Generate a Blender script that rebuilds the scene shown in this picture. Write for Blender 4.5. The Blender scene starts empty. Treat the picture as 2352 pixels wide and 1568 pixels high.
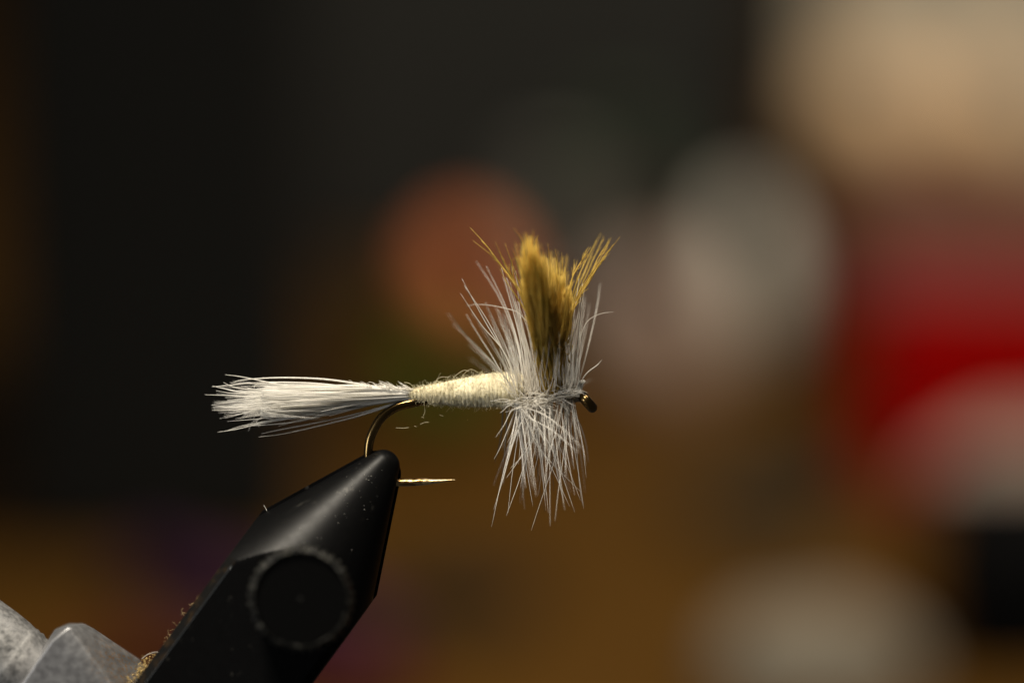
import bpy, bmesh, math, random
import numpy as np
from mathutils import Vector, Matrix, noise
random.seed(7); rng = np.random.default_rng(7)
R = math.radians
sc = bpy.context.scene
col = sc.collection
# One Blender unit is 1 cm (set below); all lengths are written in millimetres and multiplied by K.
sc.unit_settings.system = 'METRIC'; sc.unit_settings.scale_length = 0.01
K = 0.1
PITCH = R(12); DIST = 250.0; FRAME = 48.0          # camera pitch, focus distance and frame width at focus (mm)
# ------------------------------------------------------------------ camera
cam = bpy.data.cameras.new('camera'); cam_o = bpy.data.objects.new('camera', cam); col.objects.link(cam_o)
CAM = Vector((0, -DIST*math.cos(PITCH), DIST*math.sin(PITCH)))
cam_o.location = CAM*K; cam_o.rotation_euler = (R(90)-PITCH, 0, 0)
cam.sensor_width = 36; cam.lens = 36/FRAME*DIST
cam.clip_start = 1; cam.clip_end = 1000
cam.dof.use_dof = True; cam.dof.focus_distance = (DIST-0.4)*K
APERTURE = 14.5                                      # mm, diameter
cam.dof.aperture_fstop = 1e-3*cam.lens/(APERTURE*K)
sc.camera = cam_o
# ------------------------------------------------------------------ world
w_ = bpy.data.worlds.new('World'); sc.world = w_; w_.use_nodes = True
w_.node_tree.nodes['Background'].inputs[0].default_value = (1.0, .93, .82, 1)
w_.node_tree.nodes['Background'].inputs[1].default_value = 0.034
# ------------------------------------------------------------------ lamps
def lamp(name, loc, target, size, power, color, spread=180):
    l = bpy.data.lights.new(name, 'AREA'); l.shape = 'DISK'; l.size = size*K; l.energy = power; l.color = color; l.spread = R(spread)
    o = bpy.data.objects.new(name, l); col.objects.link(o); o.location = Vector(loc)*K
    o.rotation_euler = (Vector(target)-Vector(loc)).to_track_quat('-Z', 'Y').to_euler()
    return o
lamp('desk_lamp', (-50, -50, 200), (0, -4, 0), 60, 2000, (1, .91, .76), 75)
lamp('side_lamp', (-190, -120, 40), (0, 0, -5), 70, 420, (.93, .96, 1), 90)
lamp('background_fill', (120, 110, 285), (45, 240, -58), 95, 4100, (1, .91, .78), 100)  # unseen fill added to brighten the desk things behind the fly
sc.view_settings.view_transform = 'Standard'; sc.view_settings.look = 'None'
sc.view_settings.exposure = 0; sc.view_settings.gamma = 1
sc.cycles.use_denoising = True; sc.cycles.max_bounces = 8; sc.cycles.transparent_max_bounces = 24
sc.cycles.caustics_reflective = False; sc.cycles.caustics_refractive = False
sc.cycles.sample_clamp_indirect = 4

# ------------------------------------------------------------------ geometry helpers
F = Vector((0, math.cos(PITCH), -math.sin(PITCH))); U = Vector((0, math.sin(PITCH), math.cos(PITCH))); X = Vector((1, 0, 0))
PX = FRAME/2352.0                                   # mm per photo unit (2352 across) at the focus distance
def ray(px, py):
    return F*DIST + X*((px-1176)*PX) + U*((784-py)*PX)
def P(px, py, w=0.0):
    """point (mm) of the fly and vise in their own upright frame, w millimetres nearer than the hook; the whole vise is
    tipped back by PITCH about the hook shank at the end (TIP below)"""
    t = (DIST-w)/DIST
    return Vector(((px-1176)*PX*t, -w, (784-py)*PX*t))
def at(px, py, D):
    """world point (mm) at horizontal distance D from the camera"""
    r = ray(px, py); return CAM + r*(D/r.y)
TABLE = CAM.z - 85.0*1.32

def link(name, me, mat=None, parent=None, smooth=True):
    o = bpy.data.objects.new(name, me); col.objects.link(o)
    if mat is not None: me.materials.append(mat)
    if parent is not None: o.parent = parent
    if smooth: me.polygons.foreach_set('use_smooth', [True]*len(me.polygons))
    return o
def tag(o, label=None, cat=None, group=None, kind=None):
    if label: o['label'] = label
    if cat: o['category'] = cat
    if group: o['group'] = group
    if kind: o['kind'] = kind
    return o
def mesh_from(verts, faces, name='mesh'):
    me = bpy.data.meshes.new(name); me.from_pydata([tuple(v) for v in verts], [], faces); me.update(); return me

def fibre_mesh(fibres, sides=4, name='fibres'):
    """fibres: list of (points Nx3 in mm, radii N in mm)"""
    V = []; Fc = []; base = 0
    for pts, rad in fibres:
        pts = np.asarray(pts, float); n = len(pts)
        t = np.gradient(pts, axis=0); t /= np.linalg.norm(t, axis=1, keepdims=True)+1e-12
        up = np.array([.31, .95, .12]); a = np.cross(t, up); a /= np.linalg.norm(a, axis=1, keepdims=True)+1e-12
        b = np.cross(t, a)
        for k in range(sides):
            c, s = math.cos(2*math.pi*k/sides), math.sin(2*math.pi*k/sides)
            V.append(pts + (a*c+b*s)*np.asarray(rad)[:, None])
        idx = lambda k, i: base + (k % sides)*n + i
        for k in range(sides):
            for i in range(n-1):
                Fc.append((idx(k, i), idx(k+1, i), idx(k+1, i+1), idx(k, i+1)))
        Fc.append(tuple(idx(k, 0) for k in range(sides-1, -1, -1))); Fc.append(tuple(idx(k, n-1) for k in range(sides)))
        base += sides*n
    V = np.concatenate(V)*K
    me = bpy.data.meshes.new(name); me.from_pydata(V.tolist(), [], Fc); me.update(); return me

def spline(ctrl, n=14):
    """Catmull-Rom through control points"""
    c = [np.array(p, float) for p in ctrl]
    if len(c) == 2: return np.array([c[0]*(1-t)+c[1]*t for t in np.linspace(0, 1, n)])
    c = [2*c[0]-c[1]] + c + [2*c[-1]-c[-2]]
    m = len(c)-3; out = []
    for t in np.linspace(0, m-1e-6, n):
        i = int(t); u = t-i; p0, p1, p2, p3 = c[i:i+4]
        out.append(.5*((2*p1)+(-p0+p2)*u+(2*p0-5*p1+4*p2-p3)*u*u+(-p0+3*p1-3*p2+p3)*u**3))
    return np.array(out)
def wob(pts, amp):
    n = len(pts); t = np.linspace(0, 1, n)[:, None]; ph = rng.uniform(0, 6.28, (2, 3)); f = rng.uniform(2, 6, (2, 3))
    return pts + amp*t*(np.sin(f[0]*t+ph[0])-np.sin(ph[0]) + .4*np.sin(2*f[1]*t+ph[1])-.4*np.sin(ph[1]))
def taper(n, r0, r1, hold=.0):
    t = np.linspace(0, 1, n); return r1 + (r0-r1)*(1-np.clip((t-hold)/(1-hold), 0, 1)**1.3)

# ------------------------------------------------------------------ materials
def mat(name, base=(.5, .5, .5), rough=.5, metal=0., spec=.5, sheen=0., coat=0.):
    m = bpy.data.materials.new(name); m.use_nodes = True; p = m.node_tree.nodes['Principled BSDF']
    p.inputs['Base Color'].default_value = (*base, 1); p.inputs['Roughness'].default_value = rough
    p.inputs['Metallic'].default_value = metal; p.inputs['Specular IOR Level'].default_value = spec
    p.inputs['Sheen Weight'].default_value = sheen; p.inputs['Coat Weight'].default_value = coat
    return m
def nodes(m): return m.node_tree.nodes, m.node_tree.links, m.node_tree.nodes['Principled BSDF']
def noisy(m, c1, c2, scale, detail=6, lo=.35, hi=.65, bump=0., vec_scale=(1, 1, 1), rough=None, bscale=None):
    N, L, p = nodes(m)
    tc = N.new('ShaderNodeTexCoord'); mp = N.new('ShaderNodeMapping'); mp.inputs['Scale'].default_value = vec_scale
    L.new(tc.outputs['Object'], mp.inputs['Vector'])
    n = N.new('ShaderNodeTexNoise'); n.inputs['Scale'].default_value = scale; n.inputs['Detail'].default_value = detail
    L.new(mp.outputs['Vector'], n.inputs['Vector'])
    r = N.new('ShaderNodeValToRGB'); r.color_ramp.elements[0].position = lo; r.color_ramp.elements[1].position = hi
    r.color_ramp.elements[0].color = (*c1, 1); r.color_ramp.elements[1].color = (*c2, 1)
    L.new(n.outputs['Fac'], r.inputs['Fac']); L.new(r.outputs['Color'], p.inputs['Base Color'])
    if bump:
        nb = N.new('ShaderNodeTexNoise'); nb.inputs['Scale'].default_value = bscale or scale*2; nb.inputs['Detail'].default_value = 8
        L.new(mp.outputs['Vector'], nb.inputs['Vector'])
        b = N.new('ShaderNodeBump'); b.inputs['Strength'].default_value = 1; b.inputs['Distance'].default_value = bump*K
        L.new(nb.outputs['Fac'], b.inputs['Height']); L.new(b.outputs['Normal'], p.inputs['Normal'])
    if rough:
        mr = N.new('ShaderNodeMapRange'); mr.inputs['To Min'].default_value = rough[0]; mr.inputs['To Max'].default_value = rough[1]
        mr.inputs['From Min'].default_value = .3; mr.inputs['From Max'].default_value = .7
        L.new(n.outputs['Fac'], mr.inputs['Value']); L.new(mr.outputs['Result'], p.inputs['Roughness'])
    return n, r
def fibre_mat(name, base, trans=.35, rough=.35, spec=.5, dark=None, scale=12, lo=.42, hi=.6, clear=0.):
    m = mat(name, base, rough, spec=spec); N, L, p = nodes(m)
    if dark: noisy(m, dark, base, scale, 3, lo, hi)
    t = N.new('ShaderNodeBsdfTranslucent'); t.inputs['Color'].default_value = (*base, 1)
    if dark: L.new(p.inputs['Base Color'].links[0].from_socket, t.inputs['Color'])
    mx = N.new('ShaderNodeMixShader'); mx.inputs[0].default_value = trans
    L.new(p.outputs[0], mx.inputs[1]); L.new(t.outputs[0], mx.inputs[2]); 
    if clear:
        tr = N.new('ShaderNodeBsdfTransparent'); m2 = N.new('ShaderNodeMixShader'); m2.inputs[0].default_value = clear
        L.new(mx.outputs[0], m2.inputs[1]); L.new(tr.outputs[0], m2.inputs[2]); mx = m2
    L.new(mx.outputs[0], N['Material Output'].inputs['Surface'])
    return m
M = {}
M['white_fibre'] = fibre_mat('white_fibre', (.88, .85, .79), .42, .24, .9, clear=.30)
M['tail_fibre'] = fibre_mat('tail_fibre', (.82, .80, .75), .45, .28, .7, clear=.08)
M['shaded_fibre'] = fibre_mat('shaded_fibre', (.10, .09, .08), .1, .3)  # shade on the rear hackle barbs, painted as a dark colour
M['ochre_fibre'] = fibre_mat('ochre_fibre', (.76, .56, .14), .5, .5, .25, dark=(.48, .34, .06), scale=7, lo=.36, hi=.56, clear=.1)
M['ochre_dark'] = fibre_mat('ochre_dark', (.60, .42, .10), .45, .5, .25, dark=(.36, .23, .05), scale=14, lo=.38, hi=.55)
M['yarn'] = mat('yarn', (.80, .71, .46), .9, spec=.15, sheen=.3)
noisy(M['yarn'], (.46, .40, .26), (.67, .605, .42), 14, 6, .3, .6, bump=.03, bscale=60)
M['yarn_fuzz'] = fibre_mat('yarn_fuzz', (.74, .68, .48), .35, .5, .3)
M['thread'] = mat('thread', (.14, .06, .025), .6)
# bronzed hook wire
M['bronze'] = mat('bronze', (.17, .115, .05), .2, metal=1)
noisy(M['bronze'], (.08, .052, .020), (.22, .145, .058), 6, 5, .3, .7, rough=(.15, .26))
M['point_steel'] = mat('point_steel', (.75, .56, .30), .28, metal=1)
noisy(M['point_steel'], (.30, .18, .07), (.85, .66, .38), 16, 8, .38, .52, bump=.02, bscale=40, rough=(.3, .5))
# blackened jaw steel with rubbed specks and fine turning marks
M['jaw'] = mat('jaw_black', (.016, .016, .016), .4, spec=.09)
def jaw_nodes():
    m = M['jaw']; N, L, p = nodes(m)
    tc = N.new('ShaderNodeTexCoord')
    n1 = N.new('ShaderNodeTexNoise'); n1.inputs['Scale'].default_value = 9; n1.inputs['Detail'].default_value = 9; n1.inputs['Roughness'].default_value = .7
    n2 = N.new('ShaderNodeTexNoise'); n2.inputs['Scale'].default_value = 2.2; n2.inputs['Detail'].default_value = 3
    n3 = N.new('ShaderNodeTexNoise'); n3.inputs['Scale'].default_value = 30; n3.inputs['Detail'].default_value = 3
    for n in (n1, n2, n3): L.new(tc.outputs['Object'], n.inputs['Vector'])
    r1 = N.new('ShaderNodeValToRGB'); r1.color_ramp.elements[0].position = .61; r1.color_ramp.elements[1].position = .74
    r2 = N.new('ShaderNodeValToRGB'); r2.color_ramp.elements[0].position = .50; r2.color_ramp.elements[1].position = .66
    L.new(n1.outputs['Fac'], r1.inputs['Fac']); L.new(n2.outputs['Fac'], r2.inputs['Fac'])
    mu = N.new('ShaderNodeMath'); mu.operation = 'MULTIPLY'; L.new(r1.outputs[0], mu.inputs[0]); L.new(r2.outputs[0], mu.inputs[1])
    mc = N.new('ShaderNodeMixRGB'); mc.inputs[1].default_value = (.002, .002, .0021, 1); mc.inputs[2].default_value = (.085, .08, .07, 1)
    L.new(mu.outputs[0], mc.inputs[0]); L.new(mc.outputs[0], p.inputs['Base Color'])
    mr = N.new('ShaderNodeMapRange'); mr.inputs['To Min'].default_value = .34; mr.inputs['To Max'].default_value = .46
    L.new(n3.outputs['Fac'], mr.inputs['Value']); L.new(mr.outputs[0], p.inputs['Roughness'])
    # turning marks: fine rings round the jaw's axis
    dt = N.new('ShaderNodeVectorMath'); dt.operation = 'DOT_PRODUCT'; dt.inputs[1].default_value = (-.592, 0, -.806); L.new(tc.outputs['Object'], dt.inputs[0])
    ad = N.new('ShaderNodeMath'); ad.operation = 'MULTIPLY_ADD'; L.new(n2.outputs['Fac'], ad.inputs[0]); ad.inputs[1].default_value = .02; L.new(dt.outputs['Value'], ad.inputs[2])
    n4 = N.new('ShaderNodeTexNoise'); n4.noise_dimensions = '1D'; n4.inputs['Scale'].default_value = 75; n4.inputs['Detail'].default_value = 3; L.new(ad.outputs[0], n4.inputs['W'])
    b0 = N.new('ShaderNodeBump'); b0.inputs['Distance'].default_value = .0016*K; L.new(n4.outputs['Fac'], b0.inputs['Height'])
    b = N.new('ShaderNodeBump'); b.inputs['Distance'].default_value = .0012*K; L.new(n3.outputs['Fac'], b.inputs['Height']); L.new(b0.outputs[0], b.inputs['Normal'])
    L.new(b.outputs[0], p.inputs['Normal'])
jaw_nodes()
M['knob'] = mat('knob_black', (.002, .002, .002), .2, spec=.3)
M['rim'] = mat('worn_black', (.022, .021, .019), .34, metal=.3, spec=.3); noisy(M['rim'], (.006, .006, .0055), (.05, .048, .04), 22, 5, .45, .7)
M['seam'] = mat('seam_brown', (.03, .022, .012), .7, spec=.08)
noisy(M['seam'], (.0022, .002, .0018), (.030, .016, .005), 16, 9, .52, .85, bump=.03)
M['zinc'] = mat('cast_zinc', (.42, .42, .42), .5, metal=.85)
noisy(M['zinc'], (.22, .22, .22), (.345, .34, .335), 34, 9, .3, .7, bump=.010, bscale=60, rough=(.40, .6))
def stained(m):
    N, L, p = nodes(m); old = p.inputs['Base Color'].links[0].from_socket
    g = N.new('ShaderNodeNewGeometry')
    d = N.new('ShaderNodeVectorMath'); d.operation = 'DISTANCE'; c = Matrix.Rotation(-PITCH, 3, 'X') @ (P(290, 1515, 2)*K); d.inputs[1].default_value = c
    L.new(g.outputs['Position'], d.inputs[0])
    mr = N.new('ShaderNodeMapRange'); mr.inputs['From Min'].default_value = .22; mr.inputs['From Max'].default_value = .06; L.new(d.outputs['Value'], mr.inputs['Value'])
    n = N.new('ShaderNodeTexNoise'); n.inputs['Scale'].default_value = 60; n.inputs['Detail'].default_value = 9
    r = N.new('ShaderNodeValToRGB'); r.color_ramp.elements[0].position = .5; r.color_ramp.elements[1].position = .66
    L.new(n.outputs['Fac'], r.inputs['Fac'])
    mu = N.new('ShaderNodeMath'); mu.operation = 'MULTIPLY'; L.new(mr.outputs[0], mu.inputs[0]); L.new(r.outputs[0], mu.inputs[1])
    mc = N.new('ShaderNodeMixRGB'); L.new(mu.outputs[0], mc.inputs[0]); L.new(old, mc.inputs[1]); mc.inputs[2].default_value = (.34, .17, .04, 1)
    L.new(mc.outputs[0], p.inputs['Base Color'])
M['zinc_nut'] = mat('zinc_nut', (.5, .5, .5), .5, metal=.8)
noisy(M['zinc_nut'], (.22, .22, .228), (.28, .28, .285), 26, 9, .3, .7, bump=.006, bscale=60, rough=(.36, .5)); stained(M['zinc_nut'])
M['zinc_dark'] = mat('zinc_dark', (.10, .10, .10), .6, metal=.6)

TIP = Matrix.Rotation(-PITCH, 4, 'X')
# ==================================================================  THE VISE
vise = bpy.data.objects.new('fly_vise', None); col.objects.link(vise); vise.location = P(380, 1700, 0)*K
tag(vise, 'black conical vise jaws with a serrated screw head and silver collar gripping the fly hook', 'vise')
bpy.context.view_layer.update()
def keep(o, parent):
    o.parent = parent; o.matrix_parent_inverse = parent.matrix_world.inverted()
def part(name, me, m, parent, smooth=True):
    o = link(name, me, m, None, smooth); bpy.context.view_layer.update(); keep(o, parent); return o

AX = Vector((-.592, 0, -.806)).normalized()          # down the jaw from the tip
NX = Vector((.806, 0, -.592)).normalized()           # across the jaw, to the lower right
APEX = P(934, 997, 0)
TA = math.tan(R(24.8))
def jaw_mesh(sign, tip_r, grow=0., gap=.08):
    HW, HD, CH = 163*PX, 157*PX, 22*PX
    apex_s = tip_r/math.sin(R(24.8)); s_c = apex_s    # sphere centre along the axis
    s_list = []
    s0 = s_c-tip_r
    for i in range(17):                               # rounded nose
        a = i/16*(R(90)-R(24.8)); s = s_c - tip_r*math.cos(a); s_list.append((s, tip_r*math.sin(a)))
    s = s_list[-1][0]
    while s < 13:
        s += .075; s_list.append((s, s*TA))
    for s in (16, 20, 26): s_list.append((s, 99))
    nt = 120; V = []; Fc = []
    for (s, rc) in s_list:
        for k in range(nt+1):
            th = math.pi*k/nt; c, sn = math.cos(th), max(math.sin(th), 0.)
            r = rc + grow
            if abs(c) > 1e-6: r = min(r, HW/abs(c))
            if sn > 1e-6: r = min(r, HD/sn)
            dn = (abs(c)+sn)
            r = min(r, (HW+HD-CH)/dn)
            q = APEX + AX*s - NX*(r*c) + Vector((0, -1, 0))*sign*(r*sn+gap)
            V.append(q*K)
    for i in range(len(s_list)-1):
        for k in range(nt):
            a, b = i*(nt+1)+k, i*(nt+1)+k+1; c_, d = b+nt+1, a+nt+1
            Fc.append((a, b, c_, d) if sign > 0 else (d, c_, b, a))
        a, b = i*(nt+1)+nt, i*(nt+1); c_, d = b+nt+1, a+nt+1   # flat inner face
        Fc.append((a, b, c_, d) if sign > 0 else (d, c_, b, a))
    n = (len(s_list)-1)*(nt+1); Fc.append(tuple(range(n, n+nt+1)) if sign < 0 else tuple(range(n+nt, n-1, -1)))
    me = mesh_from(V, Fc, 'jaw'); return me
def sharp_by_angle(o, ang=28):
    me = o.data; bm = bmesh.new(); bm.from_mesh(me)
    bmesh.ops.recalc_face_normals(bm, faces=bm.faces)
    for e in bm.edges:
        if len(e.link_faces) == 2 and e.calc_face_angle(0) > R(ang): e.smooth = False
    bm.to_mesh(me); bm.free()
fj = part('front_jaw', jaw_mesh(1, 38*PX), M['jaw'], vise); sharp_by_angle(fj, 14)
def grimy_side(o):
    o.data.materials.append(M['seam'])
    for f in o.data.polygons:
        s = (f.center/K - APEX).dot(AX)
        if f.normal.dot(-NX) > .45 and f.normal.dot(AX) > -.2 and s > 6.6: f.material_index = 1
grimy_side(fj)
CHN = [APEX + AX*s - NX*((163-22+1)*PX) + Vector((0, -(157-.5)*PX-.08, 0)) for s in (9.6, 12, 16, 20, 26)]
part('edge_highlight', fibre_mesh([(spline([np.array(c) for c in CHN], 30), np.full(30, .03))], 8), mat('highlight_steel', (.05, .055, .06), .3, metal=.6), fj)  # thin bluish tube added to draw the highlight line along the chamfer edge
rj = part('rear_jaw', jaw_mesh(-1, 45*PX, grow=7*PX), M['jaw'], vise); sharp_by_angle(rj, 14); grimy_side(rj)

def frame_mat(origin, zdir, xdir=None):
    z = zdir.normalized(); x = (xdir or Vector((0, 0, 1))); x = (x - z*x.dot(z)).normalized(); y = z.cross(x)
    return Matrix(((x.x, y.x, z.x, origin.x), (x.y, y.y, z.y, origin.y), (x.z, y.z, z.z, origin.z), (0, 0, 0, 1)))
def lathe(profile, mtx, n=64, rfun=None):
    """profile: list of (r, z) in mm; closed at the axis when r is 0"""
    V = []; Fc = []
    for j, (r, z) in enumerate(profile):
        for k in range(n):
            a = 2*math.pi*k/n; rr = r*(rfun(a, j) if rfun else 1)
            V.append((mtx @ Vector((rr*math.cos(a), rr*math.sin(a), z)))*K)
    for j in range(len(profile)-1):
        for k in range(n):
            a, b = j*n+k, j*n+(k+1) % n; Fc.append((a, b, b+n, a+n))
    Fc.append(tuple(range(n-1, -1, -1))); m = (len(profile)-1)*n; Fc.append(tuple(range(m, m+n)))
    return mesh_from(V, Fc, 'lathe')
# serrated cap screw on the flat of the front jaw
kf = P(691, 1374, 7.1); kc = Vector((kf.x, 0, kf.z)); kw = 157*PX + .08
KR = 119*PX*(243/250)
nteeth = 38
def teeth(a, j):
    return 1 + .035*(1 if (a*nteeth/(2*math.pi)) % 1 < .5 else -1) if j in (1, 2, 3, 4) else 1
km = frame_mat(kc+Vector((0, -kw, 0)), Vector((0, -1, .0)))
prof = [(KR*.93, -.02), (KR*.97, .3), (KR*.965, 3.9), (KR*.6, 3.905), (KR*.02, 3.91)]
knob = part('screw_head', lathe(prof, km, 96), M['knob'], vise); sharp_by_angle(knob, 25)
rim = part('serrated_rim', lathe([(KR*.86, 2.9), (KR*1.0, 3.0), (KR, 3.75), (KR*.95, 4.02), (KR*.92, 4.06), (KR*.905, 4.06)], km, nteeth*4, teeth), M['rim'], knob)
bm = bmesh.new(); bm.from_mesh(rim.data); bmesh.ops.delete(bm, geom=[f for f in bm.faces if len(f.verts) > 8], context='FACES'); bm.to_mesh(rim.data); bm.free()
st = part('socket_mark', lathe([(.05, 0), (.05, .03), (.03, .04)], frame_mat(kc+Vector((0, -kw-3.92, 0)), Vector((0, -1, 0))), 12), M['rim'], knob)

# silver shaft, ring groove and collar block
SA = Vector((.806, 0, -.592)).normalized()
sh_r = 112*PX
top_edge = P(105, 1455, 0)
shc = top_edge + Vector((-.592, 0, -.806))*sh_r
def shaft_r(a, j): return 1+.006*math.sin(a*5+j)
shm = frame_mat(shc, SA)
shaft = part('shaft', lathe([(sh_r*.98, -26), (sh_r, -25.5), (sh_r, -6), (sh_r, -1.6), (sh_r*.992, -.9), (sh_r*.97, -.55), (sh_r*.985, -.4), (sh_r*.955, -.25), (sh_r*.97, -.1), (sh_r*.93, .1), (sh_r*.93, 4)], shm, 96, shaft_r), M['zinc'], vise)
def hull(name, pts, m, parent, bevel, segs=4):
    bm = bmesh.new(); vs = [bm.verts.new(p*K) for p in pts]
    r = bmesh.ops.convex_hull(bm, input=vs)
    bmesh.ops.delete(bm, geom=[v for v in bm.verts if not v.link_faces], context='VERTS')
    bmesh.ops.dissolve_limit(bm, angle_limit=R(9), verts=bm.verts, edges=bm.edges)
    bmesh.ops.recalc_face_normals(bm, faces=bm.faces)
    ed = [e for e in bm.edges if e.calc_face_angle(0) > R(18)]
    bmesh.ops.bevel(bm, geom=ed, offset=bevel*K, segments=segs, affect='EDGES', profile=.55, clamp_overlap=True)
    me = bpy.data.meshes.new(name); bm.to_mesh(me); bm.free()
    o = part(name, me, m, parent); sharp_by_angle(o, 35); return o
fw = 3.0
pts = [P(118, 1470, fw), P(158, 1437, fw), P(345, 1688, fw), P(330, 1800, fw), P(-60, 1800, fw), P(-40, 1700, fw)]
for w in (.6, -2.6):
    pts += [P(109, 1466, w), P(127, 1444, w), P(158, 1431, w), P(192, 1431, w), P(215, 1442, w), P(322, 1515, w), P(331, 1530, w), P(327, 1548, w), P(330, 1800, w), P(-60, 1800, w), P(-40, 1700, w)]
collar = hull('collar', pts, M['zinc_nut'], vise, .12, 4)
# seam strip: grime caught along the jaw's left side and in the corner with the collar
lint = []
for i in range(110):
    t = rng.random()**2.5; s = 17.5 - 6*t
    q = APEX + AX*s - NX*(163*PX) + Vector((0, -rng.uniform(.2, 2.6), 0))
    q = np.array(q); L_ = rng.uniform(.1, .3) if i > 4 else rng.uniform(.5, .9)
    d = rng.normal(0, 1, 3); d[0] -= .5; d /= np.linalg.norm(d)
    pts_ = wob(np.array([q + d*L_*u for u in np.linspace(0, 1, 7)]), L_*.35)
    lint.append((pts_, taper(7, .014, .006)))
lf = part('lint', fibre_mesh(lint, 3), fibre_mat('lint_tan', (.45, .33, .16), .3, .6), vise); lf['kind'] = 'stuff'
fl = []
for ctrl in ([(355, 1518, 2), (385, 1492, 2), (408, 1478, 2), (398, 1466, 2), (388, 1462, 2)], [(325, 1512, 1), (343, 1500, 1.5), (372, 1494, 2)], [(606, 1160, .3), (611, 1168, .3), (613, 1173, .4)], [(340, 1562, 2.4), (352, 1538, 2.4), (362, 1520, 2.2), (372, 1508, 2)]):
    p_ = spline([P(*c) for c in ctrl], 14); fl.append((p_, taper(14, .016, .008)))
sl = part('loose_hair', fibre_mesh(fl, 4), M['white_fibre'], vise); sl['kind'] = 'stuff'
# dust crumbs in the corner and specks on the nose
def crumbs(spots, m, name, parent):
    bm = bmesh.new()
    for (q, r) in spots:
        res = bmesh.ops.create_icosphere(bm, subdivisions=1, radius=r*K)
        for v in res['verts']: v.co = v.co*random.uniform(.6, 1.3) + q*K
    me = bpy.data.meshes.new(name); bm.to_mesh(me); bm.free(); o = part(name, me, m, parent); o['kind'] = 'stuff'; return o
sp = []
for i in range(150):
    t = random.random()
    x = random.gauss(345, 14); y = random.gauss(1545, 22)
    s = (Vector(P(x, y, 0))-APEX).dot(AX)
    q = APEX + AX*s - NX*(166*PX+random.uniform(-.05, .15)+max(0, random.gauss(0, .12))) + Vector((0, -random.uniform(.5, 2.9), 0)); sp.append((q, random.uniform(.015, .06)))
crumbs(sp, mat('grime', (.35, .24, .08), .6), 'grime', vise)
sp = []
for i in range(46):
    s = random.uniform(1.9, 7.5); th = random.gauss(R(78), .32); r = min(s*TA, 157*PX/max(math.sin(th), .1))
    q = APEX + AX*s - NX*(r*math.cos(th)) + Vector((0, -(r*math.sin(th)+.08), 0)); sp.append((q, random.uniform(.006, .016)))
crumbs(sp, mat('dust', (.5, .48, .44), .6), 'dust', fj)

# ==================================================================  THE DRY FLY
fly = bpy.data.objects.new('dry_fly', None); col.objects.link(fly); fly.location = P(1060, 905, 0)*K
tag(fly, 'cream dry fly with white tail, ochre wing and white hackle, hook held in black jaws', 'fishing fly')
bpy.context.view_layer.update()
# --- hook wire
WR = 10.5*PX
hp = [(1345, 915), (1300, 908), (1200, 908), (1060, 912), (985, 918), (943, 925.5), (907, 936), (877, 958), (859.5, 985), (849, 1013), (846, 1045), (850, 1072), (866, 1096), (884, 1104), (902, 1106)]
pts_ = spline([P(x, y, 0) for x, y in hp], 120)
hook = part('hook', fibre_mesh([(pts_, np.full(120, WR))], 20), M['bronze'], fly)
# the point: worn golden, flattened barb
def point_mesh():
    xs = np.linspace(896, 1047, 60); V = []; Fc = []; n = 16
    for i, x in enumerate(xs):
        u = max(0, (x-915)/132)
        top = 1097.5 + (1.0*math.sin(u*9) if .25 < u < .5 else 0) - (1.5*math.exp(-((x-962)/6)**2)) + (3.2*max(0, u-.35)/.65)
        bot = 1116.5 - 15.3*max(0, (u-.12)/.88)**1.7
        if i == 59: top, bot = 1101.3, 1101.9
        c = P(x, (top+bot)/2, 0); rz = (bot-top)/2*PX; ry = min(WR, rz*1.25)
        for k in range(n):
            a = 2*math.pi*k/n; zz = math.sin(a); zz = zz if zz < 0 else zz*.86
            jit = .0035*noise.noise(Vector((x*.25, k, 3))) if zz > .3 else 0
            V.append((c + Vector((0, ry*math.cos(a), rz*zz+jit)))*K)
    for i in range(59):
        for k in range(n):
            a, b = i*n+k, i*n+(k+1) % n; Fc.append((a, b, b+n, a+n))
    Fc.append(tuple(range(n-1, -1, -1))); Fc.append(tuple(range(59*n, 60*n)))
    return mesh_from(V, Fc)
part('hook_point', point_mesh(), M['point_steel'], hook)
# --- hook eye: ring seen edge-on
ec = P(1349, 923, 0); ed = Vector((.66, 0, -.75)).normalized(); ring = []
er = 17*PX
for k in range(49):
    a = 2*math.pi*k/48; ring.append(np.array(ec + ed*(er*math.cos(a)) + Vector((0, 1, 0))*(er*1.1*math.sin(a))))
part('hook_eye', fibre_mesh([(np.array(ring), np.full(49, 11.8*PX))], 18), M['bronze'], hook)
# --- body: one strand of yarn wound in close turns over a core
BX = [940, 955, 1000, 1060, 1120, 1165, 1200]; BT = [898, 893, 883, 870, 859, 856, 860]; BB = [916, 919, 926, 931, 933, 933, 930]
def body_at(x): return np.interp(x, BX, BT), np.interp(x, BX, BB)
def wound(x0, x1, turns, strand, m, name, parent, inset=0., flat=.75, per=30):
    n = int(turns*per); c = []; rad = []
    for i in range(n+1):
        u = i/n; x = x0+(x1-x0)*u; t, b = body_at(x); rr = (b-t)/2*PX - strand*flat - inset; rr *= 1+.02*noise.noise(Vector((i*.35, 0, 0)))
        a = 2*math.pi*turns*u; cc = P(x + 1.2*noise.noise(Vector((i*.11, 5, 0))), (t+b)/2, 0)
        c.append(np.array(cc + Vector((0, -rr*math.sin(a), rr*math.cos(a))))); rad.append(strand*(1+.13*noise.noise(Vector((i*.2, 9, 1)))))
    return part(name, fibre_mesh([(np.array(c), np.array(rad))], 10), m, parent)
core = []
cx = np.linspace(938, 1200, 40)
core_pts = np.array([P(x, sum(body_at(x))/2, 0) for x in cx]); core_r = np.array([(body_at(x)[1]-body_at(x)[0])/2*PX*.86 for x in cx])
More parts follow.
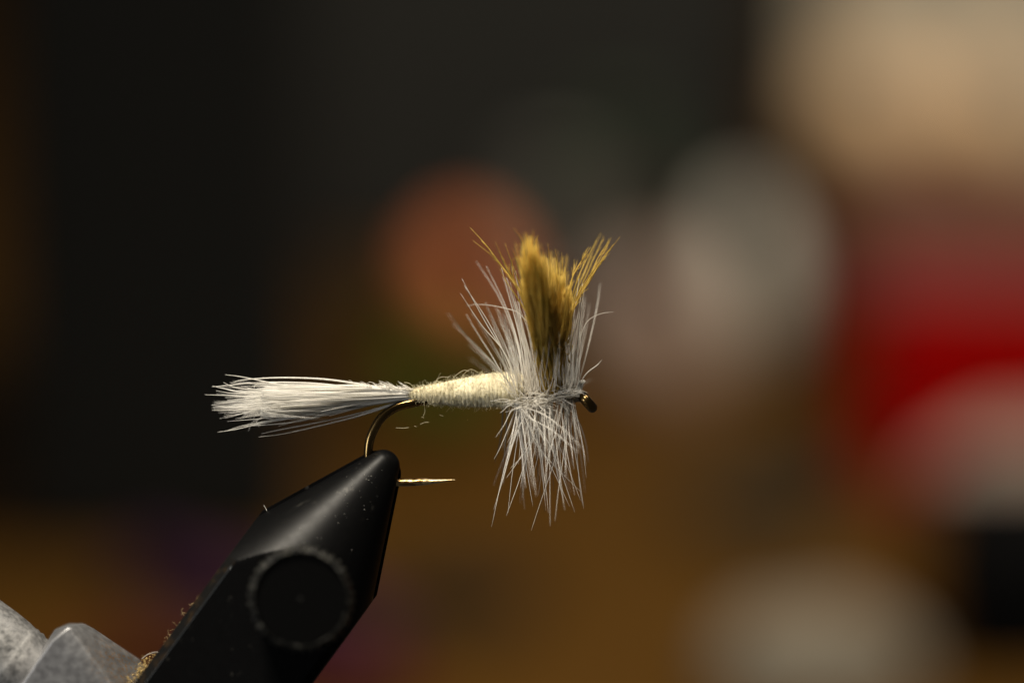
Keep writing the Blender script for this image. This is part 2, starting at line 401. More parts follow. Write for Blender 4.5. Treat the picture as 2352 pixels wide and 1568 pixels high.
body = part('body', fibre_mesh([(core_pts, core_r)], 32), M['yarn'], fly)
wound(943, 1192, 27, .185, M['yarn'], 'yarn_strand', body, flat=.82)
fz = []
def fuzz(n, len_rng, r, out, xr=(943, 1195), under=0.):
    for i in range(n):
        x = rng.uniform(*xr); a = rng.uniform(0, 2*math.pi); t, b = body_at(x); rr = (b-t)/2*PX*.99
        if math.sin(a) < -.3: continue
        c = np.array(P(x, (t+b)/2, 0)); nrm = np.array([0, -math.sin(a), math.cos(a)]); tan = np.array([0, -math.cos(a), -math.sin(a)])
        if out < .5: pass
        L_ = rng.uniform(*len_rng); d = nrm*out*rng.uniform(.2, 1) + tan*rng.normal(0, .9) + np.array([1, 0, 0])*rng.normal(-.1, .45)
        d /= np.linalg.norm(d); p0 = c + nrm*rr*.97
        u = np.linspace(0, 1, 7)[:, None]; pp = p0 + d*L_*u - nrm*(L_*.35*(1-out))*u**2*1.0
        pp = wob(pp, L_*.22); fz.append((pp, taper(7, r, r*.5)))
fuzz(5200, (.12, .38), .0085, .22)
fuzz(900, (.15, .4), .0065, .8)
fuzz(14, (.4, .7), .006, 1.0)
fzo = part('fuzz', fibre_mesh(fz, 3), M['yarn_fuzz'], body); fzo['kind'] = 'stuff'
ul = []
for ctrl in ([(910, 982), (925, 983), (939, 981.5)], [(952, 978), (957, 980)], [(965, 974), (975, 970), (985, 969.5)], [(968, 957), (974, 959)], [(1010, 953), (1018, 955)], [(1073, 964), (1075, 965)], [(975, 930), (976, 945), (972, 955)],
             [(1040, 868), (1052, 858), (1066, 850), (1078, 853)], [(1062, 862), (1080, 848), (1100, 856)], [(1000, 876), (1012, 866), (1030, 866)], [(950, 888), (940, 880), (928, 878)]):
    p_ = spline([P(x, y, .15) for x, y in ctrl], 12); ul.append((p_, np.full(12, .007)))
u_ = part('stray_fibres', fibre_mesh(ul, 4), M['yarn_fuzz'], body); u_['kind'] = 'stuff'
# thread wraps under the yarn near the bend and at the front
wound(941, 952, 6, .035, M['thread'], 'thread_wrap', fly, inset=.02)

# --- tail
def tail_curve(x1, y1, w1, y0=None, bow=0., n=20, tipcurl=0.):
    y0 = 906 + (y1-932)*.10 if y0 is None else y0
    a = P(950, y0, w1*.05); m1 = P(860, y0 + (y1-y0)*.24 - bow*.5, w1*.2); m2 = P(740, y0+(y1-y0)*.50 - bow, w1*.5)
    m3 = P(600, y0+(y1-y0)*.78 - bow*.8, w1*.85); e = P(x1, y1 - tipcurl, w1)
    return wob(spline([a, m1, m2, m3, e], n), .03)
tail_core = []
for i in range(190):
    y1 = rng.uniform(890, 968); x1 = rng.uniform(530, 760); w = rng.normal(0, 1.0)
    tail_core.append((tail_curve(x1, y1, w, y0=rng.uniform(897, 915), bow=rng.normal(0, 3), tipcurl=rng.normal(0, 3)), taper(20, .044, .004, .2)))
for i in range(170):       # dense root
    y1 = rng.uniform(884, 955); x1 = rng.uniform(600, 760); w = rng.normal(0, .6)
    w = w*.6+.35; p_ = np.array(spline([P(950, rng.uniform(896, 914), .1), P(860, 906+(y1-918)*.55, w*.3), P(x1, y1, w)], 14)); tail_core.append((p_, taper(14, .085, .012, .4)))
tail = part('tail', fibre_mesh(tail_core, 5), M['tail_fibre'], fly)
named = [([(517, 860), (560, 866), (650, 884), (760, 898), (945, 902)], .3), ([(530, 880), (560, 872), (640, 867), (740, 870), (830, 882), (945, 900)], -.4), ([(487, 888), (520, 885), (600, 878), (720, 880), (830, 892), (945, 902)], .2),
         ([(470, 906), (530, 908), (640, 911), (760, 908), (945, 905)], .6), ([(487, 942), (540, 941), (640, 935), (760, 925), (945, 908)], 1.0), ([(500, 992), (545, 985), (600, 972), (700, 955), (820, 935), (945, 912)], .2),
         ([(594, 1003), (650, 996), (740, 976), (840, 950), (930, 918)], .8), ([(600, 996), (640, 987), (740, 968), (840, 945), (940, 915)], -.3), ([(556, 978), (600, 976), (680, 968), (780, 945), (930, 913)], .4), ([(518, 990), (560, 977), (640, 962), (760, 938), (940, 910)], -.6),
         ([(513, 878), (540, 889), (600, 897), (700, 902), (945, 903)], .2), ([(488, 886), (515, 892), (560, 900), (700, 905), (945, 904)], -.5), ([(496, 897), (540, 903), (620, 900), (720, 900), (945, 904)], .9), ([(486, 930), (540, 935), (620, 932), (760, 922), (945, 908)], .1),
         ([(640, 978), (700, 962), (800, 940), (940, 911)], .9), ([(870, 874), (895, 884), (920, 893)], .6)]
barb0 = None
tb = []
for ctrl, w in named:
    n = len(ctrl); p_ = spline([P(x, y, w*(1-i/(n-1))) for i, (x, y) in enumerate(ctrl)], 26)[::-1]; tb.append((p_, taper(26, .046, .007, .2)))
for i in range(74):
    y1 = 932 + rng.normal(0, 1)*24; y1 = min(max(y1, 882), 992)
    x1 = 486 + abs(rng.normal(0, 48)) + .010*(y1-930)**2; w = rng.normal(0, 1.1)
    tb.append((tail_curve(x1, y1, w, y0=903+(y1-932)*.13+rng.normal(0, 2), bow=rng.normal(0, 5), tipcurl=rng.normal(0, 5), n=22), taper(22, .036, .005, .1)))
for f in tb: part('barb', fibre_mesh([f], 5), M['tail_fibre'], tail)
# short flue on the upper root of the tail
fl = []
for i in range(150):
    x = rng.uniform(820, 945); y = np.interp(x, [820, 945], [890, 895]) + rng.normal(0, 2)
    L_ = rng.uniform(8, 26); a = P(x, y, rng.uniform(-.4, .5)); b = P(x-L_*.9, y-L_*rng.uniform(.25, .6), rng.uniform(-.6, .8)); p_ = wob(spline([a, b], 6), .05); fl.append((p_, taper(6, .016, .005)))
f_ = part('flue', fibre_mesh(fl, 4), M['white_fibre'], tail); f_['kind'] = 'stuff'

# --- wing: ochre flank fibres
wing_core = []; wing_dark = []; wing_barbs = []
OUT = [(1193, 590, 4.8), (1198, 560, 5.0), (1210, 545, 5.2), (1222, 550, 5.0), (1236, 585, 4.5), (1252, 606, 3.5), (1268, 598, 2.6), (1284, 592, 2.2), (1295, 622, 2.0), (1303, 652, 1.6)]
def wing_fibre(tx, ty, tw, bend=0., n=16, bx=None, r=.035):
    bx = rng.normal(1266, 9) if bx is None else bx
    b = P(bx, rng.uniform(885, 905), rng.normal(0, .25)); m1 = P(bx + (tx-1262)*.22 - 6 + bend*.4, 810, tw*.25+.2); m2 = P(bx*.35 + tx*.65 - 2 + bend, 880-(880-ty)*.55, tw*.62)
    return wob(spline([b, m1, m2, P(tx, ty, tw)], n), .06)
for i in range(620):
    k = rng.uniform(0, len(OUT)-1.001)
    if rng.random() < .45: k = rng.uniform(0, 4)
    j = int(k); u = k-j; o0, o1 = OUT[j], OUT[j+1]; tip = [o0[q]*(1-u)+o1[q]*u for q in range(3)]
    f = rng.random()**.6; ty = tip[1] + (1-f)*150 + rng.normal(0, 7); tx = tip[0] + 3 + rng.normal(0, 4) + (1-f)*16
    tw = tip[2]*(.4+.6*f) + rng.normal(0, .6)
    fb = (wing_fibre(tx, ty, tw, rng.normal(3, 3)), taper(16, .05, .014, .3))
    (wing_dark if (rng.random() < .10 + .35*(tx > 1262 and ty > 640)) else wing_core).append(fb)
for i in range(160):       # the far wing behind
    tx = rng.normal(1262, 17); ty = rng.uniform(580, 680); wing_dark.append((wing_fibre(tx, ty, -rng.uniform(1.5, 4.5)), taper(16, .045, .014, .3)))
wing = part('wing', fibre_mesh(wing_core, 4), M['ochre_fibre'], fly)
wd = part('barred_fibres', fibre_mesh(wing_dark, 4), M['ochre_dark'], wing); wd['kind'] = 'stuff'
# feathery flue on the plume
fl = []
for i in range(900):
    f = wing_core[rng.integers(len(wing_core))][0]; j = rng.integers(7, 16); q = f[j]; d = f[j]-f[j-1]; d /= np.linalg.norm(d)
    v = d*rng.uniform(.3, 1) + rng.normal(0, .55, 3); v /= np.linalg.norm(v); L_ = rng.uniform(.15, .5)
    fl.append((wob(np.array([q+v*L_*u for u in np.linspace(0, 1, 5)]), .05), taper(5, .012, .005)))
f_ = part('flue', fibre_mesh(fl, 3), M['ochre_fibre'], wing); f_['kind'] = 'stuff'
lead = [([(1080, 523), (1115, 561), (1150, 608), (1189, 663), (1216, 718), (1245, 800), (1266, 890)], .2), ([(1087, 553), (1128, 586), (1161, 622), (1200, 680), (1222, 730), (1250, 820), (1266, 890)], .0),
        ([(1138, 557), (1158, 600), (1178, 640), (1205, 690), (1245, 800), (1266, 890)], 2.5), ([(1145, 575), (1165, 620), (1190, 665), (1220, 730), (1262, 880)], 1.5), ([(1176, 572), (1190, 605), (1205, 650), (1235, 760), (1264, 890)], 3.0), ([(1182, 590), (1176, 605), (1180, 640), (1200, 690), (1230, 760), (1262, 880)], 2.6),
        ([(1180, 524), (1197, 548), (1204, 575), (1215, 640), (1250, 800), (1266, 890)], 3.6), ([(1207, 532), (1212, 560), (1220, 620), (1255, 800), (1266, 890)], 3.8), ([(1237, 540), (1231, 560), (1228, 620), (1250, 780), (1266, 890)], 2.0), ([(1225, 528), (1222, 560), (1228, 620), (1250, 780), (1266, 890)], 4.2),
        ([(1424, 544), (1400, 575), (1375, 610), (1345, 655), (1318, 705), (1290, 790), (1270, 890)], .3), ([(1404, 546), (1380, 590), (1355, 635), (1325, 690), (1292, 790), (1268, 890)], -1.2), ([(1387, 543), (1370, 580), (1350, 625), (1322, 690), (1290, 800), (1268, 890)], -1.6),
        ([(1380, 536), (1362, 575), (1345, 620), (1320, 680), (1290, 800), (1268, 890)], -2.4), ([(1392, 594), (1370, 612), (1350, 640), (1322, 690), (1290, 790), (1268, 890)], .8), ([(1357, 567), (1335, 600), (1318, 630), (1308, 665), (1288, 780), (1268, 890)], .2),
        ([(1370, 552), (1340, 610), (1318, 668), (1290, 780), (1268, 890)], -1.0), ([(1320, 608), (1316, 630), (1310, 670), (1288, 790), (1268, 890)], -.6), ([(1411, 560), (1385, 592), (1358, 640), (1325, 695), (1292, 790), (1268, 890)], 1.0), ([(1398, 552), (1372, 595), (1350, 645), (1320, 700), (1292, 790), (1268, 890)], 0.0),
        ([(1071, 703), (1092, 699), (1125, 701), (1160, 708), (1195, 722), (1235, 780), (1262, 880)], 2.2), ([(1409, 716), (1375, 722), (1346, 742), (1328, 790), (1300, 850), (1275, 895)], .6), ([(1148, 618), (1165, 650), (1192, 690), (1230, 760), (1262, 880)], .8), ([(1160, 560), (1178, 610), (1196, 660), (1232, 760), (1262, 880)], 1.8),
        ([(1258, 560), (1262, 600), (1265, 660), (1268, 780), (1268, 890)], 2.2), ([(1244, 566), (1250, 600), (1256, 660), (1264, 780), (1268, 890)], 3.2), ([(1275, 572), (1280, 610), (1282, 680), (1275, 790), (1268, 890)], 1.5), ([(1290, 580), (1292, 620), (1290, 680), (1278, 790), (1268, 890)], 1.0)]
for li, (ctrl, w) in enumerate(lead):
    n = len(ctrl); p_ = spline([P(x, y, w*(1-i/(n-1))**.8) for i, (x, y) in enumerate(ctrl)], 26)[::-1]
    rr = taper(26, .040, .007, .3)*(.6 if li in (20, 21) else 1)
    part('barb', fibre_mesh([(p_, rr)], 5), M['white_fibre'] if li in (20, 21) else M['ochre_fibre'] if rng.random() < .75 else M['ochre_dark'], wing)
# side branches and thicker knotted tips on the right fan
br = []
for i in range(90):
    ctrl, w = lead[10 + rng.integers(0, 10)]
    n = len(ctrl); u = rng.uniform(.5, 3.2); j = int(u); v = u-j; q = np.array(ctrl[j])*(1-v)+np.array(ctrl[j+1])*v; L_ = rng.uniform(8, 30)
    d = np.array(ctrl[0])-np.array(ctrl[3]); d = d/np.linalg.norm(d); ang = rng.normal(0, .13); d = np.array([d[0]*math.cos(ang)-d[1]*math.sin(ang), d[0]*math.sin(ang)+d[1]*math.cos(ang)])
    a = P(q[0], q[1], w); b = P(q[0]+d[0]*L_, q[1]+d[1]*L_, w+rng.normal(0, .3)); br.append((wob(spline([a, b], 7), .03), taper(7, .018, .005)))
for i in range(50):
    ctrl, w = lead[rng.integers(0, 6)]
    u = rng.uniform(1, 3.2); j = int(u); v = u-j; q = np.array(ctrl[j])*(1-v)+np.array(ctrl[j+1])*v; L_ = rng.uniform(8, 28)
    d = np.array(ctrl[0])-np.array(ctrl[3]); d = d/np.linalg.norm(d); ang = rng.normal(0, .14); d = np.array([d[0]*math.cos(ang)-d[1]*math.sin(ang), d[0]*math.sin(ang)+d[1]*math.cos(ang)])
    a = P(q[0], q[1], w); b = P(q[0]+d[0]*L_, q[1]+d[1]*L_, w+rng.normal(0, .3)); br.append((wob(spline([a, b], 7), .03), taper(7, .014, .004)))
b_ = part('side_fibres', fibre_mesh(br, 4), M['ochre_fibre'], wing); b_['kind'] = 'stuff'

# --- hackle: barbs radiating round the shank
def hackle_fibre(bx, phi, lean, L_, curve=.0, n=18, r=.023):
    by = 924 - (bx-1180)*.12
    base = np.array(P(bx, by, 0)); nrm = np.array([0, -math.sin(phi), math.cos(phi)])
    base = base + nrm*.18
    d = nrm + np.array([lean, 0, 0]); d /= np.linalg.norm(d)
    u = np.linspace(0, 1, n)[:, None]; Lm = L_*PX
    p_ = base + d*Lm*u + np.array([1, 0, 0])*curve*Lm*u**2
    return (wob(p_, .05), taper(n, r, .006, .15))
hb = []; hd = []
for i in range(235):
    phi = rng.uniform(-math.pi, math.pi)
    cu = math.cos(phi)
    t = rng.beta(.9, .9); bx = 1182 + 134*t
    if math.cos(phi) < -.2 and rng.random() < .30: continue
    if cu > 0:
        lean = (-.25 + .34*t) + rng.normal(0, .12); L_ = rng.normal(232, 34) + 25*(1-t); cv = -.10*(1-t)+rng.normal(0, .05)
    else:
        lean = (.10 - .10*t) + rng.normal(0, .17); L_ = rng.normal(222, 36); cv = rng.normal(0, .05)
    tipx = bx + L_*(lean/math.hypot(1, lean)+cv)
    if cu > 0 and not 1035 < tipx < 1372 or cu < 0 and not 1130 < tipx < 1350: continue
    if abs(cu) < .35 and rng.random() < .35: continue
    if math.sin(phi) > .4 and cu > .1 and 1215 < bx < 1310 and rng.random() < .72: continue     # the wing parts the barbs here
    (hd if rng.random() < .07 else hb).append(hackle_fibre(bx, phi, lean, L_, cv))
def traced(ctrl, w0, w1, r=.029, n=20):
    m = len(ctrl); p_ = spline([P(x, y, w0+(w1-w0)*i/(m-1)) for i, (x, y) in enumerate(ctrl)], n); return (p_, taper(n, r, .006, .25))
T = [([(1190, 925), (1172, 837), (1115, 740), (1061, 640)], 0, .4), ([(1190, 925), (1175, 850), (1125, 745), (1066, 655)], 0, .1), ([(1195, 925), (1161, 815), (1105, 745), (1058, 674)], 0, .8),
     ([(1192, 930), (1153, 856), (1085, 790), (1029, 721)], .5, 4.5), ([(1198, 930), (1160, 866), (1100, 800), (1040, 745)], .6, 3.8), ([(1205, 925), (1190, 800), (1150, 690), (1094, 600)], 0, -2.4), ([(1210, 925), (1190, 790), (1160, 700), (1117, 611)], 0, -1.5),
     ([(1212, 925), (1200, 810), (1180, 720), (1152, 615)], 0, .3), ([(1215, 925), (1205, 810), (1190, 730), (1165, 640)], 0, 1), ([(1218, 920), (1208, 820), (1196, 730), (1185, 622)], 0, -.3), ([(1310, 905), (1312, 801), (1328, 720), (1338, 650)], .2, .4), ([(1316, 905), (1318, 820), (1328, 740), (1343, 663)], .1, -.5),
     ([(1322, 905), (1326, 820), (1332, 750), (1340, 690)], .3, 1.0), ([(1324, 905), (1330, 860), (1333, 810), (1334, 770)], .6, 1.6), ([(1300, 905), (1308, 790), (1322, 700), (1330, 640)], .1, .2), ([(1320, 905), (1345, 860), (1372, 838), (1382, 826)], .2, 1.2), ([(1322, 905), (1350, 800), (1372, 700), (1378, 650)], 0, -3),
     ([(1215, 935), (1190, 985), (1160, 1070), (1129, 1209)], .3, .2), ([(1215, 935), (1182, 1008), (1158, 1090), (1134, 1170)], .1, .9), ([(1240, 930), (1228, 980), (1195, 1050), (1163, 1097)], .2, .3), ([(1255, 930), (1240, 975), (1205, 1040), (1172, 1075)], .3, .6),
     ([(1310, 915), (1322, 952), (1337, 1020), (1347, 1097)], 0, .1), ([(1306, 915), (1312, 990), (1328, 1080), (1341, 1168)], 0, .2), ([(1270, 930), (1236, 990), (1245, 1080), (1254, 1172)], .1, .2), ([(1190, 935), (1200, 1010), (1212, 1090), (1224, 1162)], .1, .3), ([(1195, 935), (1225, 1000), (1270, 1080), (1308, 1162)], .1, .6),
     ([(1188, 935), (1225, 1010), (1265, 1060), (1335, 1130)], .1, .2), ([(1200, 935), (1250, 1000), (1280, 1060), (1320, 1175)], .3, 1.2), ([(1300, 920), (1330, 970), (1345, 1015), (1352, 1062)], .1, -1.6), ([(1192, 935), (1222, 962), (1268, 988), (1330, 1040)], .4, 3.0), ([(1188, 930), (1245, 950), (1290, 982), (1338, 1030)], .5, 3.6),
     ([(1330, 905), (1340, 925), (1352, 935)], .3, .5), ([(1195, 930), (1204, 1000), (1208, 1040), (1195, 1120)], .2, .8)]
for c, a, b in T: hb.append(traced(c, a, b))
for c, a, b in [([(1155, 935), (1153, 985), (1145, 1030), (1136, 1062)], -.5, -1.2), ([(1165, 935), (1163, 990), (1159, 1040), (1153, 1085)], -.4, -.6), ([(1200, 935), (1190, 985), (1170, 1040), (1152, 1090)], -.2, -.5), ([(1310, 920), (1298, 990), (1296, 1060), (1296, 1120)], -.6, -2), ([(1255, 930), (1262, 1000), (1268, 1060), (1272, 1130)], -.6, -1),
                ([(1240, 930), (1245, 990), (1256, 1050), (1262, 1100)], -.4, -.8), ([(1195, 925), (1176, 850), (1120, 745), (1068, 660)], -.1, .1)]: hd.append(traced(c, a, b, .03))
# the hackle's own wound stem, with short matted barbs round it
stem = []
for i in range(90):
    bx = rng.uniform(1182, 1300); by = 926-(bx-1180)*.13 + rng.normal(0, 6); ang = rng.normal(0, .75) + (math.pi if rng.random() < .4 else 0); L_ = rng.uniform(20, 75)
    w0 = rng.uniform(.1, .8); stem.append((wob(spline([P(bx, by, w0), P(bx+L_*.5*math.cos(ang), by-L_*.5*math.sin(ang)*.7-3, w0+.4), P(bx+L_*math.cos(ang), by-L_*math.sin(ang)*.6, w0+rng.uniform(.2, 1))], 9), .06), taper(9, .026, .006)))
for i in range(190):      # dense soft web close to the shank, top side
    bx = rng.uniform(1175, 1322); t = (bx-1182)/146; L_ = rng.uniform(70, 185); ph = rng.normal(.6, .4); stem.append(hackle_fibre(bx, ph if rng.random() < .72 else math.pi-ph, float(np.clip(rng.normal(-.12+.2*t, .14), -.45, .12)), L_, 0, 8, .024))
hackle = part('hackle', fibre_mesh(stem, 4), M['white_fibre'], fly)
hb.sort(key=lambda f: -np.linalg.norm((f[0][-1]-f[0][0])[[0, 2]]))
cut = len(hb)-60
for f in hb[:cut]: part('barb', fibre_mesh([f], 5), M['white_fibre'], hackle)
rest = part('short_barbs', fibre_mesh(hb[cut:], 4), M['white_fibre'], hackle); rest['kind'] = 'stuff'
for f in hd[:19]: part('shaded_barb', fibre_mesh([f], 5), M['shaded_fibre'], hackle)
# central quill twisted along the shank
q = []
for k in range(2):
    c = [np.array(P(x, 930-(x-1182)*.16 + 3*math.sin(x*.15+k*3), .55+.15*math.cos(x*.15+k*3))) for x in np.linspace(1182, 1330, 40)]; q.append((np.array(c), np.full(40, .05)))
part('quill', fibre_mesh(q, 6), M['white_fibre'], hackle)
# --- head thread and the clipped feather stub
hd_pts = []; hr = []
for i in range(200):
    u = i/199; x = 1318+20*u; rr = (12-5*u)*PX+.06; a = u*2*math.pi*9; c = P(x, 908+2*u, 0); hd_pts.append(np.array(c+Vector((0, -rr*math.sin(a), rr*math.cos(a))))); hr.append(.035)
part('head_wraps', fibre_mesh([(np.array(hd_pts), np.array(hr))], 6), mat('head_thread', (.22, .19, .14), .5), fly)
stb = []
for i in range(16):
    x = rng.normal(1327, 3); stb.append((spline([P(x, 902, .5+rng.normal(0, .1)), P(x+4+rng.normal(0, 1), 886, .6), P(x+9+rng.normal(0, 3), 872+rng.uniform(0, 6), .7+rng.normal(0, .1))], 7), np.full(7, .032)))
part('clipped_stub', fibre_mesh(stb, 5), M['tail_fibre'], fly)

for root in (fly, vise): root.matrix_world = TIP @ root.matrix_world
bpy.context.view_layer.update()
# ==================================================================  BACKGROUND: the tying desk behind
def rounded_box(name, lo, hi, m, bevel=1.0, rot=0., segs=4, parent=None):
    lo, hi = Vector(lo), Vector(hi); c = (lo+hi)/2; s = hi-lo
    bm = bmesh.new(); bmesh.ops.create_cube(bm, size=1)
    for v in bm.verts: v.co = Vector((v.co.x*s.x, v.co.y*s.y, v.co.z*s.z))*K
    bmesh.ops.bevel(bm, geom=bm.edges[:], offset=bevel*K, segments=segs, affect='EDGES', profile=.6)
    me = bpy.data.meshes.new(name); bm.to_mesh(me); bm.free()
    o = link(name, me, m); o.location = c*K; o.rotation_euler.z = rot
    if parent: bpy.context.view_layer.update(); keep(o, parent)
    return o
def thing(name, loc, label, cat, group=None):
    o = bpy.data.objects.new(name, None); col.objects.link(o); o.location = Vector(loc)*K; tag(o, label, cat, group); bpy.context.view_layer.update(); return o
wood = mat('desk_wood', (.3, .16, .04), .45)
wood.node_tree.nodes['Principled BSDF'].inputs['Specular IOR Level'].default_value = .15
noisy(wood, (.064, .0275, .0022), (.086, .038, .0038), 1.2, 6, .3, .7, vec_scale=(.6, 6, 6), rough=(.5, .65))
YC = CAM.y
S = 1.32                                            # the desk things stand this much farther off than first sketched
def yD(D): return YC + D*S
desk = rounded_box('desk_top', (-260, yD(286), TABLE-18), (260, yD(900), TABLE), wood, 1.5); tag(desk, kind='structure')
desk['label'] = 'warm brown wooden desk top running back under the clutter'
wall_m = mat('dark_wall', (.06, .035, .014), .8); noisy(wall_m, (.05, .03, .012), (.075, .042, .016), .4, 3)
wall = rounded_box('wall', (-400, yD(902), TABLE-150), (400, yD(920), TABLE+400), wall_m, .5); tag(wall, kind='structure')
def xpx(px, D): return (px-1176)*PX*D*S/DIST/math.cos(PITCH)
def box_px(name, x0, x1, top, D0, D1, m, label, cat, bevel=1.2, rot=0., base=TABLE):
    """standing box: front at D0, back at D1, top given as photo row at D0"""
    z1 = at(1176, top, D0*S).z
    o = rounded_box(name, (xpx(x0, D0), yD(D0), base), (xpx(x1, D0), yD(D1), z1), m, bevel, rot)
    return tag(o, label, cat)
black = mat('case_black', (.012, .012, .0105), .7, spec=.1); charcoal = mat('charcoal_felt', (.036, .036, .032), .9, spec=.1)
box_px('black_case', 0, 700, -900, 332, 372, black, 'tall black case blurred behind the white tail', 'case', 1.5)
box_px('charcoal_case', 560, 1790, -420, 425, 455, charcoal, 'dark charcoal case blurred behind the wing, standing right of the black case', 'case', 2)
def spool(name, px, r_px, top, bot, D, m_thread, m_flange, label, base=None):
    x = xpx(px, D); r = r_px*PX*D*S/DIST; z1 = at(1176, top, D*S).z; z0 = base if base is not None else TABLE
    t = thing(name, (x, yD(D), z0), label, 'thread spool'); h = z1-z0
    mt = frame_mat(Vector((x, yD(D), z0)), Vector((0, 0, 1)), Vector((1, 0, 0)))
    pr = [(r*.55, h*.10)] + [(r*(.80+.2*math.sin(math.pi*u)), h*(.10+.80*u)) for u in np.linspace(0, 1, 12)] + [(r*.55, h*.9)]
    part('thread', lathe(pr, mt, 40), m_thread, t)
    for z0_ in (0, .9):
        part('flange', lathe([(r*.3, h*z0_), (r*.92, h*z0_), (r*.95, h*(z0_+.05)), (r*.92, h*(z0_+.1)), (r*.3, h*(z0_+.1))], mt, 40), m_flange, t)
    return t
def cm(name, c, rough=.8):
    m = mat(name, c, rough, spec=.12); noisy(m, tuple(x*.85 for x in c), tuple(min(1, x*1.12) for x in c), 3, 4); return m
def blob(name, c, rad, m, label, cat, group=None, amp=.08):
    bm = bmesh.new(); bmesh.ops.create_icosphere(bm, subdivisions=4, radius=1)
    for v in bm.verts:
        d = v.co.normalized(); k = 1 + amp*noise.noise(d*1.7+Vector(c)*.13) + amp*.4*noise.noise(d*5)
        v.co = Vector((d.x*rad[0], d.y*rad[1], d.z*rad[2]))*k*K
    me = bpy.data.meshes.new(name); bm.to_mesh(me); bm.free(); o = link(name, me, m); o.location = Vector(c)*K
    return tag(o, label, cat, group)
def ball(name, px, py, rx, ry, D, m, label, cat, group=None, amp=.06):
    """rounded thing whose middle shows at photo place px, py at distance D"""
    k = PX*D*S/DIST; c = at(px, py, D*S); return blob(name, tuple(c), (rx*k, (rx+ry)/2*k, ry*k), m, label, cat, group, amp)
green = cm('green_thread', (.06, .10, .006)); grey = cm('grey_thread', (.22, .21, .18)); dgreen = cm('dark_green', (.05, .07, .042)); plum = cm('plum', (.07, .03, .035))
spool('thread_spool', 1000, 120, 770, 0, 378, green, green, 'dark green thread spool blurred under the orange ball of yarn')
ball('yarn_ball', 1064, 655, 98, 128, 372, cm('orange_yarn', (.90, .27, .10)), 'orange ball of yarn blurred behind the left of the wing', 'yarn ball')
ball('yarn_ball', 1010, 885, 95, 105, 362, cm('green_yarn', (.030, .095, .010)), 'small green ball of yarn blurred behind the body of the fly', 'yarn ball')
spool('thread_spool', 1270, 75, 390, 0, 404, grey, grey, 'grey thread spool blurred just right of the orange ball')
spool('thread_spool', 1425, 100, 280, 0, 408, dgreen, dgreen, 'tall dark green thread spool blurred above right of the wing')
spool('thread_spool', 1450, 80, 490, 0, 402, plum, plum, 'plum thread spool blurred in front of the tall dark green spool')
ball('wool_tuft', 1500, 790, 140, 190, 385, cm('mauve_wool', (.44, .32, .25)), 'mauve grey tuft of wool blurred right of the hackle', 'wool')
ball('wool_tuft', 1705, 665, 84, 205, 396, cm('offwhite_wool', (.82, .77, .65)), 'off-white tuft of wool blurred midway between the hackle and the red carton', 'wool')
tan = cm('tan_cork', (.90, .62, .36)); block_m = cm('block_brown', (.16, .085, .035)); card = cm('pale_card', (.56, .50, .38))
D = 402; zb = at(1176, 385, D*S).z
rounded = rounded_box('brown_block', (xpx(1900, D-6), yD(D-7), TABLE), (xpx(2560, D), yD(D+9), zb), block_m, 1.0); tag(rounded, 'brown block blurred under the two tan corks', 'block')
r = 132*PX*D*S/DIST
for (px, k, lab) in ((1985, 1, 'tan rounded cork blurred at upper right, left one of the two'), (2262, .97, 'tan rounded cork blurred at upper right, by the frame edge')):
    blob('cork', (xpx(px, D), yD(D), zb+r*.97*k), (r*k, r*k, r*1.0*k), tan, lab, 'cork', 'tan corks on the brown block', .05)
box_px('pale_card', 1880, 2600, -300, 415, 418, card, 'pale card blurred upright behind the two tan corks', 'card', .4)
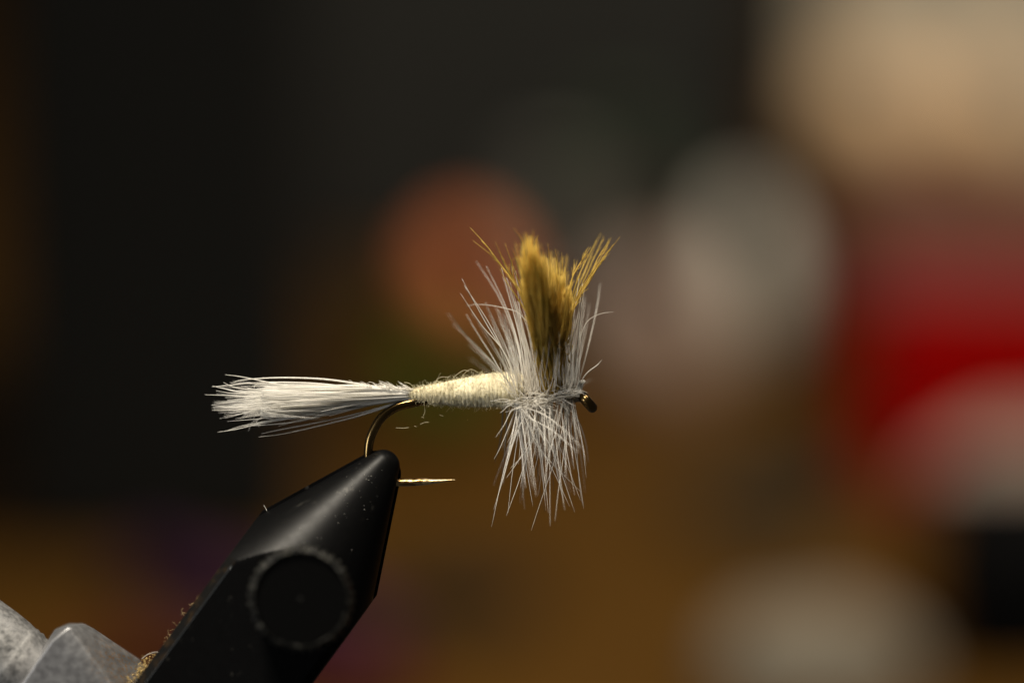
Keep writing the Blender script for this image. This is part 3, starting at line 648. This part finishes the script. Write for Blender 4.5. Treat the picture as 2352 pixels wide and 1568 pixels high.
# red carton
red = mat('red_print', (.34, .0006, .0003), .6, spec=.05); lid = cm('lid_pink', (.13, .045, .038))
rc = thing('red_carton', (xpx(2180, 352), yD(352), TABLE), 'red carton with a dull pinkish lid blurred at the right edge', 'carton')
z1 = at(1176, 655, 352*S).z
rounded_box('carton_side', (xpx(1990, 352), yD(352), TABLE), (xpx(2700, 352), yD(380), z1-.4), red, .6, parent=rc)
rounded_box('lid', (xpx(1993, 352), yD(352.4), z1-.3), (xpx(2700, 352), yD(379.6), z1+.35), lid, .25, parent=rc)
ball('white_wad', 2400, 1140, 290, 170, 328, cm('wad_pinkish', (.27, .21, .165)), 'pale rounded wad blurred in front of the red carton', 'wad', None, .12)
box_px('black_box', 2185, 2900, 1225, 303, 320, mat('box_black', (.002, .002, .002), .7, spec=.05), 'black box blurred in the lower right corner', 'box', 2.0)
ball('white_wad', 1870, 1535, 255, 165, 300, cm('wad_white', (.18, .155, .115)), 'whitish cotton wad blurred at the bottom, left of the black box', 'wad', None, .12)
k = PX*S*340/DIST
def gp(px, py, h=0.):
    r = ray(px, py); tt = (TABLE+h-CAM.z)/r.z; return CAM + r*tt
blob('olive_tuft', tuple(gp(1750, 1150, 1.2)), (190*k, 13, 1.4), cm('olive', (.022, .018, .010)), 'dark olive tuft lying blurred on the desk right of the hackle tips', 'tuft', None, .2)
blob('vise_shadow', tuple(gp(1050, 1365, 1.2)), (190*k, 9, 1.3), cm('shadow_brown', (.014, .009, .004)), 'dark brown tuft lying blurred on the desk under the hook point', 'tuft', None, .2)  # flat dark patch put in for the shadow on the desk
blob('red_scrap', tuple(gp(2020, 1050, .8)), (60*k, 12, .9), cm('scrap', (.10, .02, .015)), 'small dull red scrap lying blurred on the desk beside the pale wad', 'scrap', None, .2)
def pen(name, a, b, r, m, label, cap):
    a = Vector(a); b = Vector(b); t = thing(name, a, label, 'pen'); L_ = (b-a).length; mt = frame_mat(a, b-a)
    part('barrel', lathe([(r*.8, 0), (r, .5), (r, L_*.72), (r*.9, L_*.725)], mt, 32), m, t)
    part('cap', lathe([(r*.92, L_*.727), (r*1.08, L_*.73), (r*1.08, L_*.97), (r*.8, L_)], mt, 32), cap, t)
pu = cm('purple_pen', (.045, .014, .038)); rd = cm('redbrown_pen', (.085, .018, .010))
pen('pen', gp(330, 1320, 2.6), gp(880, 1470, 2.6), 2.6, pu, 'purple pen lying blurred on the desk behind the vise jaws', pu)
pen('pen', gp(160, 1530, 2.0), gp(960, 1610, 2.0), 2.0, rd, 'dull red pen lying blurred on the desk in front of the purple pen', rd)
